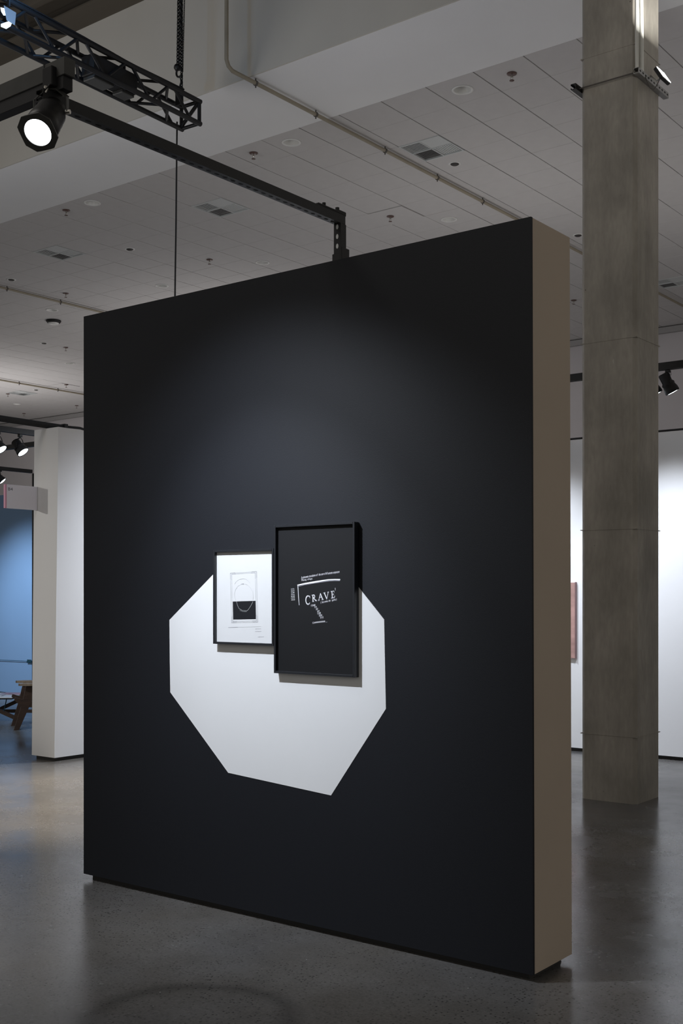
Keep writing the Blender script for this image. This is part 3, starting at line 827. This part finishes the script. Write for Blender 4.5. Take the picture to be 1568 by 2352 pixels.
# table
tz = .30
ca = atz(28, 1601, (EYE-tz)*F/239)
t = thing('coffee_table', (ca.x, ca.y, 0), 'low white-topped coffee table with crossed dark legs in front of the blue wall', 'table', rz=TH)
MB().bbox((-1.3, 0, tz-.015), (0, .62, tz), .003).build('table_top', 'table_white', t)
MB().box((-1.29, .01, tz-.03), (-.01, .61, tz-.015)).build('top_frame', 'black_matte', t)
for ex in (-.22, -1.08):
    MB().bar((ex+.28, .12, .01), (ex-.28, .10, tz-.03), .03, .045).build('leg', 'walnut', t)
    MB().bar((ex-.28, .50, .01), (ex+.28, .52, tz-.03), .03, .045).build('leg', 'walnut', t)
MB().bar((-1.1, .31, .10), (.28, .31, .10), .03, .04).build('stretcher', 'walnut', t)
for ex in (-.09, -1.0): MB().tube([(ex, .08, tz-.03), (ex-.04, .1, .12)], .006, 6).build('tie_rod', 'wire', t)
for k, (mx, my, mz, rr, mm, lb) in enumerate(((-.30, .20, tz, .05, 'magazine_grey', 'pale magazine lying lowest on the coffee table, nearest its corner'), (-.10, .44, tz, -.05, 'magazine', 'pinkish magazine on the coffee table behind the pale one'))):
    o = MB().bbox((-.14, -.10, 0), (.14, .10, .010), .002).build('magazine', mm)
    p = Matrix.Translation(t.location) @ Matrix.Rotation(TH, 4, 'Z') @ Vector((mx, my, mz))
    o.location = p; o.rotation_euler = (0, 0, TH+rr); tag(o, lb, 'magazine')

# ------------------------------------------------------------------ lamps
def spotlight(name, p, aim, rad, ln_, label, lens, style='par', group=None, drop=None, mount=.05, ph=0.5):
    """p = underside of the rail it hangs from; aim = unit vector of the beam"""
    aim = Vector(aim).normalized()
    t = thing(name, p, label, 'spotlight', group)
    drop = drop or rad*1.9
    MB().bbox((-.018 if style != 'par' else -.026, -.018, -mount), (.018 if style != 'par' else .026, .018, 0), .003).build('track_adapter', 'black_metal', t)
    cen = Vector((0, 0, -mount-drop))
    side_ = aim.cross(Vector((0, 0, 1))).normalized()
    yr = rad*(1.30 if style == 'par' else 1.16)
    top = cen+Vector((0, 0, drop))
    up = Vector((0, 0, 1))
    for sg in (-1, 1):
        if style == 'par':
            pts = [top, top+side_*sg*yr*.35-up*.002, top+side_*sg*yr-up*drop*.42, cen+side_*sg*yr]
        else:
            pts = [top, top+side_*sg*yr*.6-up*drop*.2, top+side_*sg*yr-up*drop*.6, cen+side_*sg*yr]
        yk = MB()
        for a, b in zip(pts[:-1], pts[1:]): yk.bar(a, b, .004 if style == 'par' else .006, .016 if style == 'par' else .007, up=aim)
        yk.build('yoke_arm', 'worn_black' if style == 'par' else 'black_metal', t)
        MB().tube([cen+side_*sg*(yr-.006), cen+side_*sg*(yr+.010)], .008, 10).build('yoke_knob', 'chrome' if style == 'par' else 'black_metal', t)
    q = aim.to_track_quat('Z', 'Y'); m4 = Matrix.Translation(cen) @ q.to_matrix().to_4x4()
    f, b_ = ln_*(1-ph), -ln_*ph
    if style == 'par':
        MB().lathe([(0, b_), (rad*.60, b_+.002), (rad*.92, b_+ln_*.08), (rad*1.0, b_+ln_*.22), (rad*1.12, b_+ln_*.26), (rad*1.12, b_+ln_*.42), (rad*1.17, b_+ln_*.44), (rad*1.17, b_+ln_*.60),
                    (rad*1.22, b_+ln_*.62), (rad*1.24, f-.008), (rad*1.0, f-.006), (rad*.96, f-.014)], 32).xf(m4).build('can', 'black_metal', t)
        # octagonal holder
        NN = 32; ov, iv = [], []; h = rad*1.34; cut = rad*.66
        for k in range(NN):
            a = 2*PI*(k+.5)/NN; dx, dy = math.cos(a), math.sin(a)
            r_ = min(h/abs(dx) if abs(dx) > 1e-6 else 9, h/abs(dy) if abs(dy) > 1e-6 else 9, (2*h-cut)/(abs(dx)+abs(dy)))
            ov.append((dx*r_, dy*r_)); iv.append((dx*rad*.99, dy*rad*.99))
        vs = [(*v, f) for v in ov]+[(*v, f) for v in iv]+[(*v, f-.006) for v in ov]+[(*v, f-.006) for v in iv]
        fs = []
        for k in range(NN):
            j = (k+1) % NN; fs += [(k, j, NN+j, NN+k), (2*NN+k, 3*NN+k, 3*NN+j, 2*NN+j), (k, 2*NN+k, 2*NN+j, j), (NN+k, NN+j, 3*NN+j, 3*NN+k)]
        MB().add(vs, fs).xf(m4 @ Matrix.Rotation(R(8), 4, 'Z')).build('gel_frame', 'worn_black', t)['label'] = 'octagonal black front frame'
        MB().lathe([(0, f-.003), (rad*.5, f-.0035), (rad*.99, f-.005)], 32).xf(m4).build('lens', lens, t)
        MB().tube([m4 @ Vector((0, rad*.9, b_+.02)), m4 @ Vector((-.02, rad*1.3, b_+.04)), Vector((.02, 0, -mount*.6))], .003, 6).build('safety_wire', 'black_matte', t)
        MB().tube([Vector((0, -.02, -mount-.004)), Vector((0, -.028, -mount-.026))], [.010, .006], 8).build('wing_screw', 'chrome', t)
    else:
        MB().lathe([(0, b_), (rad*.60, b_), (rad*.72, b_+ln_*.06), (rad*.74, b_+ln_*.45), (rad*.9, b_+ln_*.52), (rad*.9, b_+ln_*.60), (rad*.84, b_+ln_*.62), (rad*1.0, b_+ln_*.80), (rad*1.02, f), (rad*.92, f), (rad*.9, f-.01)], 24).xf(m4).build('can', 'black_matte', t)
        MB().lathe([(0, f+.004), (rad*.6, f+.002), (rad*.92, f-.004)], 24).xf(m4).build('lens', lens, t)
        MB().tube([m4 @ Vector((0, rad*.6, b_)), m4 @ Vector((0, rad*1.2, b_+.01)), top+side_*yr*1.2-up*drop*.4, top-up*.01], .0025, 6).build('lamp_lead', 'black_matte', t)
    return t, cen+Vector(p), m4


# ---- cantilever rig on top of the black wall
UY = WY+.17
up_ = onY(779, 520, UY); RX = up_.x
RZ = onY(777, 506, UY).z
rail0 = 2.55
strut_channel('support_rail', (RX, rail0, RZ), UY-.022-rail0+.042, 'long black slotted rail reaching out from the top of the black wall', m='black_metal', cat='rail', slotface='z')
# upright
t = thing('upright_strut', (RX, UY+.005, WZ1), 'short black slotted upright standing on top of the black wall', 'strut')
hgt = RZ-.021-WZ1
MB().box((-.0205, -.0205, 0), (.0205, -.0175, hgt)).box((.0175, -.0175, 0), (.0205, .0205, hgt)).box((-.0205, -.0175, 0), (-.0175, .0205, hgt)).build('channel', 'black_metal', t)
mb = MB()
for k in range(5):
    zz = .03+k*.045
    if zz > hgt-.01: break
    mb.add([(.009*math.cos(a)*.8, -.0212, zz+.012*math.sin(a)) for a in [2*PI*i/10 for i in range(10)]], [tuple(range(10))])
mb.build('slots', 'diffuser', t)['kind'] = 'stuff'
MB().bbox((-.026, -.027, 0), (.026, -.0205, .085), .002).build('foot_bracket', 'black_metal', t)
MB().bbox((.0205, -.03, 0), (.034, .03, .11), .003).build('side_bracket', 'black_metal', t)
mb = MB().bbox((-.016, -.02, 0), (.016, .05, .022), .004).tube([(0, 0, .02), (0, 0, .034)], .010, 6).tube([(0, -.10, .018), (0, -.10, .030)], .009, 6).bbox((-.018, -.16, 0), (.018, .02, .014), .004)
c = mb.build('corner_fitting', 'black_matte', t); c.location = (0, -.02, hgt+.041)
# cross beam with track
be = atz(148, 128, 4.02); bz1 = be.z; by0 = be.y
BXE = be.x
t = thing('cross_beam', (BXE, by0, RZ+.021), 'black boxed lighting beam crossing the near end of the rail, top left', 'beam')
bh = bz1-(RZ+.021)
MB().bbox((-2.6, 0, bh*.42), (0, .048, bh), .002).build('beam_box', 'worn_black', t)
MB().bbox((-2.6, .004, 0), (-.012, .046, bh*.42), .001).build('track', 'black_matte', t)
for k in (-.115, -.55): MB().box((k, -.0015, bh*.42-.001), (k+.006, .0495, bh+.0015)).build('joint_band', 'black_matte', t)
# lit stage lamp, seen
lc = atz(117, 260, 4.06); v_a = (atz(85, 307, 3.95)-lc).normalized()
spotlight('stage_lamp', (lc.x, lc.y, lc.z+.158), v_a, .0475, .205, 'lit black stage lamp with octagonal front hanging from the cross beam, top left', 'lens', 'par', drop=.088, mount=.070, ph=.25)
light('stage_lamp_beam', 'SPOT', lc+Vector(v_a).normalized()*.165, 60, COOL, lc+Vector(v_a)*3, .04, 50, .8)
# second lamp on the same beam, the one that lights the prints
spotlight('stage_lamp', (-3.81, by0+.02, RZ+.021), (.20, 1.39, -1.67), .0455, .15, 'black stage lamp aimed at the framed prints, farther left on the cross beam', 'lens', 'par', drop=.10, mount=.07, ph=.62)

# ------------------------------------------------------------------ truss
te = atz(457.6, 283.8, 12.3)                       # lower right end node
VX = (2600-CX)/F
dv = Vector((VX*CT-ST, VX*ST+CT, 0)).normalized()
rz_t = math.atan2(dv.y, dv.x)-PI/2
SW, SH = .255, .235
truss = thing('lighting_truss', (te.x, te.y, te.z), 'black box truss hanging from a chain, running from the top left corner', 'truss', rz=rz_t)
LT = 5.4
cr_, br_ = .0265, .016
nodes = {'br': (0, 0), 'bl': (-SW, 0), 'tr': (0, SH), 'tl': (-SW, SH)}
for k, (x_, z_) in nodes.items():
    MB().tube([(x_, .02, z_), (x_, -LT, z_)], cr_, 12).build('chord', 'black_metal', truss)
pitch = .62
def brace(a, b): MB().tube([a, b], br_, 8).build('brace', 'black_metal', truss)
k = 0; yy = -.12
while yy-pitch/2 > -LT:
    a, b, c = yy, yy-pitch/2, yy-pitch
    # side faces: V pattern, bottom node at a, top node at b
    for x_ in (0, -SW):
        brace((x_, a-.02, 0), (x_, b+.04, SH)); brace((x_, b-.04, SH), (x_, c+.02, 0))
    for z_ in (0, SH):
        brace((-SW, a-.02-.1, z_), (0, b+.04-.1, z_)); brace((0, b-.04-.1, z_), (-SW, c+.02-.1, z_))
    yy -= pitch
for a, b in (((0, 0, 0), (0, 0, SH)), ((-SW, 0, 0), (-SW, 0, SH)), ((0, 0, 0), (-SW, 0, 0)), ((0, 0, SH), (-SW, 0, SH)), ((0, 0, SH), (-SW, -.02, 0))):
    MB().tube([a, b], .020, 8).build('end_frame', 'black_metal', truss)
# power box hung in the truss
TM = Matrix.Translation(truss.location) @ Matrix.Rotation(rz_t, 4, 'Z')
t = thing('ballast_box', TM @ Vector((-SW/2, -1.18, 0)), 'black power box sitting inside the hanging truss near its end', 'box', rz=rz_t)
MB().bbox((-.085, -.30, .005), (.085, .30, .20), .008).build('case', 'black_matte', t)
MB().bbox((-.08, -.28, -.035), (.08, -.02, .004), .006).build('grille', 'worn_black', t)
MB().bbox((-.07, .10, -.035), (.07, .27, .004), .006).build('grille', 'worn_black', t)
# strap and cables along the top chord
mb = MB()
for k in range(3):
    mb.tube([(.004+.008*k-.012, y_, SH+.026+.012*math.sin(y_*3+k)) for y_ in [-.25-.35*i for i in range(12)]], .009, 6)
mb.build('cable_bundle', 'black_matte', truss)
# hoist
hp = TM @ Vector((-SW/2-.03, -.14, SH))
t = thing('chain_hoist', hp, 'steel chain, hook and shackle holding up the end of the truss', 'chain')
MB().bbox((-.055, -.012, -.05), (.055, .012, .13), .006).build('lifting_plate', 'black_metal', t)
mb = MB().tube([(-.03*0+.045*math.cos(a), 0, .30+.05*math.sin(a)) for a in [R(10+i*28) for i in range(12)]], .011, 8); mb.build('hook', 'black_metal', t)
bm = MB().lathe([(0, -.036), (.03, -.024), (.042, 0), (.03, .024), (0, .036)], 16); bm.xf(Matrix.Translation((-.03, 0, .36)) @ Matrix.Rotation(PI/2, 4, 'X')); bm.build('hook_block', 'black_metal', t)
MB().tube([(.0, .0, .13), (.03, 0, .19), (.0, 0, .26), (-.03, 0, .19), (0, 0, .13)], .010, 8).build('shackle', 'black_metal', t)
def chain(x0, z0, z1, r, L_, lean):
    mb = MB(); z = z0; k = 0
    while z < z1:
        pts = []
        for i in range(8):
            a = 2*PI*i/8; u = L_*.32*math.cos(a); v = L_*.62*math.sin(a)
            xx = x0+lean*(z-z0)
            pts.append((xx+u, 0, z+v) if k % 2 else (xx, u, z+v))
        pts.append(pts[0]); pts.append(pts[1])
        mb.tube(pts, r, 5, cap=False); z += L_*.86; k += 1
    return mb
for x_, z0, ln_ in ((-.025, .40, .018), (.035, -.02, .0), (.01, .34, .022)):
    o = chain(x_, z0, 8.72-hp.z, .006, .040, ln_).build('chain_strand', 'black_metal', t); o['kind'] = 'stuff'
o = chain(.05, .30, 8.72-hp.z, .003, .022, .035).build('chain_strand', 'black_metal', t); o['kind'] = 'stuff'
# power drop
pd = TM @ Vector((-SW*.62, -.30, .0))
d0 = ray(404, 400); z_ = pd.length
pts = [atz(406.5, 300, 12.5), atz(405.2, 400, 12.5), atz(404.0, 520, 12.5), atz(402.2, 640, 12.5), atz(401.5, 700, 12.5), atz(402, 1000, 12.5)]
pts[0].z = te.z+.10
pts.append(Vector((pts[-1].x, pts[-1].y, 0.0)))
tag(MB().tube(pts, .009, 8).build('power_cable', 'black_matte'), 'thin black cable dropping from the truss end down behind the black wall', 'cable')

# blue wash light with barn doors at the truss
bp = atz(8, 42, 9.9)
t = thing('wash_light', bp, 'blue-glowing wash light with flat barn doors hanging at the top left corner', 'stage light')
bq = Vector((.62, -.30, -.72)).to_track_quat('Z', 'Y').to_matrix().to_4x4()
MB().bbox((-.14, -.10, -.12), (.14, .10, 0), .01).xf(Matrix.Translation((-.22, -.17, .10)) @ bq).build('body', 'black_matte', t)
vv = [atz(a, b, 9.9)-bp for a, b in ((8.5, 12), (37, 29), (34, 58), (15, 46))]
nn_ = (vv[1]-vv[0]).cross(vv[3]-vv[0]).normalized()*.003
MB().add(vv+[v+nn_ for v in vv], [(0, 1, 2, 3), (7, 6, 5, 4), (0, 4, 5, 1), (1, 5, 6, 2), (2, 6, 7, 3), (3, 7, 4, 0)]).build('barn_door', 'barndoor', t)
def plate(pp, z, nm, mm, th=.003):
    vv = [atz(a, b, z)-bp for a, b in pp]; n_ = len(vv)
    nn_ = (vv[1]-vv[0]).cross(vv[2]-vv[0]).normalized()*th
    MB().add(vv+[v+nn_ for v in vv], [tuple(range(n_)), tuple(reversed(range(n_, 2*n_)))]+[(i, n_+i, n_+(i+1) % n_, (i+1) % n_) for i in range(n_)]).build(nm, mm, t)
plate(((1, 17), (10, 19), (14, 35), (8, 35), (3, 27)), 9.96, 'barn_door', 'flap_glow')  # barn door flaps given emission so they look lit
plate(((2, 55), (20, 49), (27, 52), (24, 60), (14, 66), (2, 61)), 9.96, 'barn_door', 'flap_glow')
MB().tube([atz(20, 16, 9.95)-bp, atz(21, -40, 9.95)-bp], .014, 10).build('drop_pipe', 'black_metal', t)
light('blue_glow_fill', 'POINT', atz(-140, 65, 9.6), 10, (.25, .55, 1.0), size=.08)
light('blue_glow_fill', 'POINT', atz(62, -62, 9.95), 15, (.22, .52, 1.0), size=.03)  # added unseen blue lamp, brightens the top chords of the truss

# ------------------------------------------------------------------ tracks at the left
def track(p, q, w_, h_, label, name='lighting_track', cat='track', group=None):
    p, q = Vector(p), Vector(q); t = thing(name, p, label, cat, group)
    MB().bar((0, 0, 0), q-p, w_, h_).build('track_body', 'black_metal', t)
    d = (q-p).normalized()
    MB().bar(Vector((0, 0, -h_/2-.001))+d*.01, q-p-d*.01+Vector((0, 0, -h_/2-.001)), w_*.3, .002).build('track_slot', 'slot', t)
    return t
# pipe on top of the pale wall
pz = 3.07+.030
pt = thing('support_pipe', (PX1-.13, PY0+.25, pz), 'thick black pipe lying on top of the pale wall end at the left', 'pipe')
MB().tube([(0, 0, 0), (-.02, -2.2, .02)], .029, 14).build('pipe', 'black_matte', pt)
MB().box((-.04, -.06, -.030), (.04, -.02, .034)).build('clamp', 'black_metal', pt)
MB().tube([(0, 0, .015), (.005, .15, .02), (.01, .35, -.012), (.012, .8, -.015)], .012, 8).build('cable', 'black_matte', pt)
TX = -9.62
a = onX(40, 990, TX); TZ = a.z
track((TX, 5.6, TZ), (TX, 9.9, TZ), .045, .055, 'near black lighting track running behind the pale wall end, carrying a lit spotlight')
cb = onZ(40, 1023, TZ)
X3 = onZ(40, 1077, TZ-.05).x
track((X3, cb.y, TZ-.01), (TX-.03, cb.y, TZ-.01), .045, .05, 'short black track crossing between the two left tracks, behind the lit spotlight')
track((X3-.04, 5.6, TZ-.06), (X3-.04, onX(77, 1083, X3).y, TZ-.06), .04, .045, 'far thin black lighting track at the left, above the B4 sign')
e = Vector((X3-.04, onX(76.6, 1083, X3-.04).y, TZ-.06))
tag(MB().box((e.x-.012, e.y-.012, 0), (e.x+.012, e.y+.012, e.z-.0225)).build('track_post', 'black_metal'), 'thin black post under the end of the far left track, above the sign', 'post')
s1p = onX(46, 1000, TX); s1p.z = TZ-.028
spotlight('track_spotlight', s1p, (.55, .25, -.75), .062, .15, 'lit black track spotlight on the near left track, beside the pale wall end', 'lens_small', 'track', 'lit spotlights on the left tracks', drop=.11, mount=.03, ph=.62)
s2p = onX(-4, 1000, TX); s2p.z = TZ-.028
spotlight('track_spotlight', s2p, (.55, .2, -.75), .062, .15, 'lit track spotlight cut by the left frame edge, on the near left track', 'lens_small', 'track', 'lit spotlights on the left tracks', drop=.11, mount=.03, ph=.62)
s3p = onX(0, 1060, X3-.04); s3p.z = TZ-.083
spotlight('track_spotlight', s3p, (.5, .5, -.75), .05, .13, 'small lit spotlight on the far left track at the frame edge', 'lens_small', 'track', 'lit spotlights on the left tracks', drop=.08, mount=.02, ph=.6)
light('blue_wall_spot', 'SPOT', (-13.9, 8.5, 3.1), 400, (.72, .86, 1), (-14.2, 10.8, .85), .05, 70, 1)
light('lounge_spot', 'SPOT', (-9.9, 7.3, 3.0), 170, (.72, .86, 1), (-11.6, 8.6, 0), .05, 70, 1)
light('pale_wall_spot', 'SPOT', (-7.1, 8.9, 3.5), 560, COOL, (PX1, 8.6, 1.3), .05, 115, 1)
light('wall_end_spot', 'SPOT', (-12.0, -1.0, 3.2), 560, (1, .97, .9), (-8.75, 6.8, 1.5), .06, 24, 1)
light('floor_pool', 'SPOT', (-7.2, 4.2, 6.6), 3000, (1, .86, .68), (-7.1, 5.5, 0), .06, 34, 1)

# ------------------------------------------------------------------ track at the right
RY = 9.32
a = onY(1540, 840, RY)
track((-6.9, RY, a.z), (2.5, RY, a.z), .05, .062, 'black lighting track running behind the concrete column at the right, high before the white wall')
s = onY(1533, 855, RY); s.z = a.z-.032
spotlight('track_spotlight', s, (.30, .26, -.72), .060, .175, 'black track spotlight right of the concrete column, aimed at the white wall', 'lens_small', 'track', 'spotlights on the right track', drop=.085, mount=.025, ph=.5)
s = onY(1500, 855, RY); s.z = a.z-.032
s2 = s+Vector((-.02, 0, 0))
spotlight('track_spotlight', s2, (.30, .26, -.72), .060, .175, 'black track spotlight almost hidden behind the right edge of the concrete column', 'lens_small', 'track', 'spotlights on the right track', drop=.085, mount=.025, ph=.5)
wx = onY(1560, 1400, RWY).x
light('white_wall_spot', 'SPOT', (wx-.1, RY-.3, 3.25), 250, COOL, (wx, RWY, 1.15), .05, 80, 1)
light('white_wall_spot', 'SPOT', (-5.6, RY-.3, 3.25), 230, COOL, (-5.4, RWY, 1.1), .05, 80, 1)
# thin dark cap strip on the white wall, left of the column
cpx = onY(1331, 1027, RWY)
tag(MB().bbox((-8.2, RWY+.01, 3.051), (-3.95, RWY+.06, 3.072), .004).build('cap_strip', 'black_matte'), 'thin dark strip along the top of the white wall, left of the concrete column', 'strip')
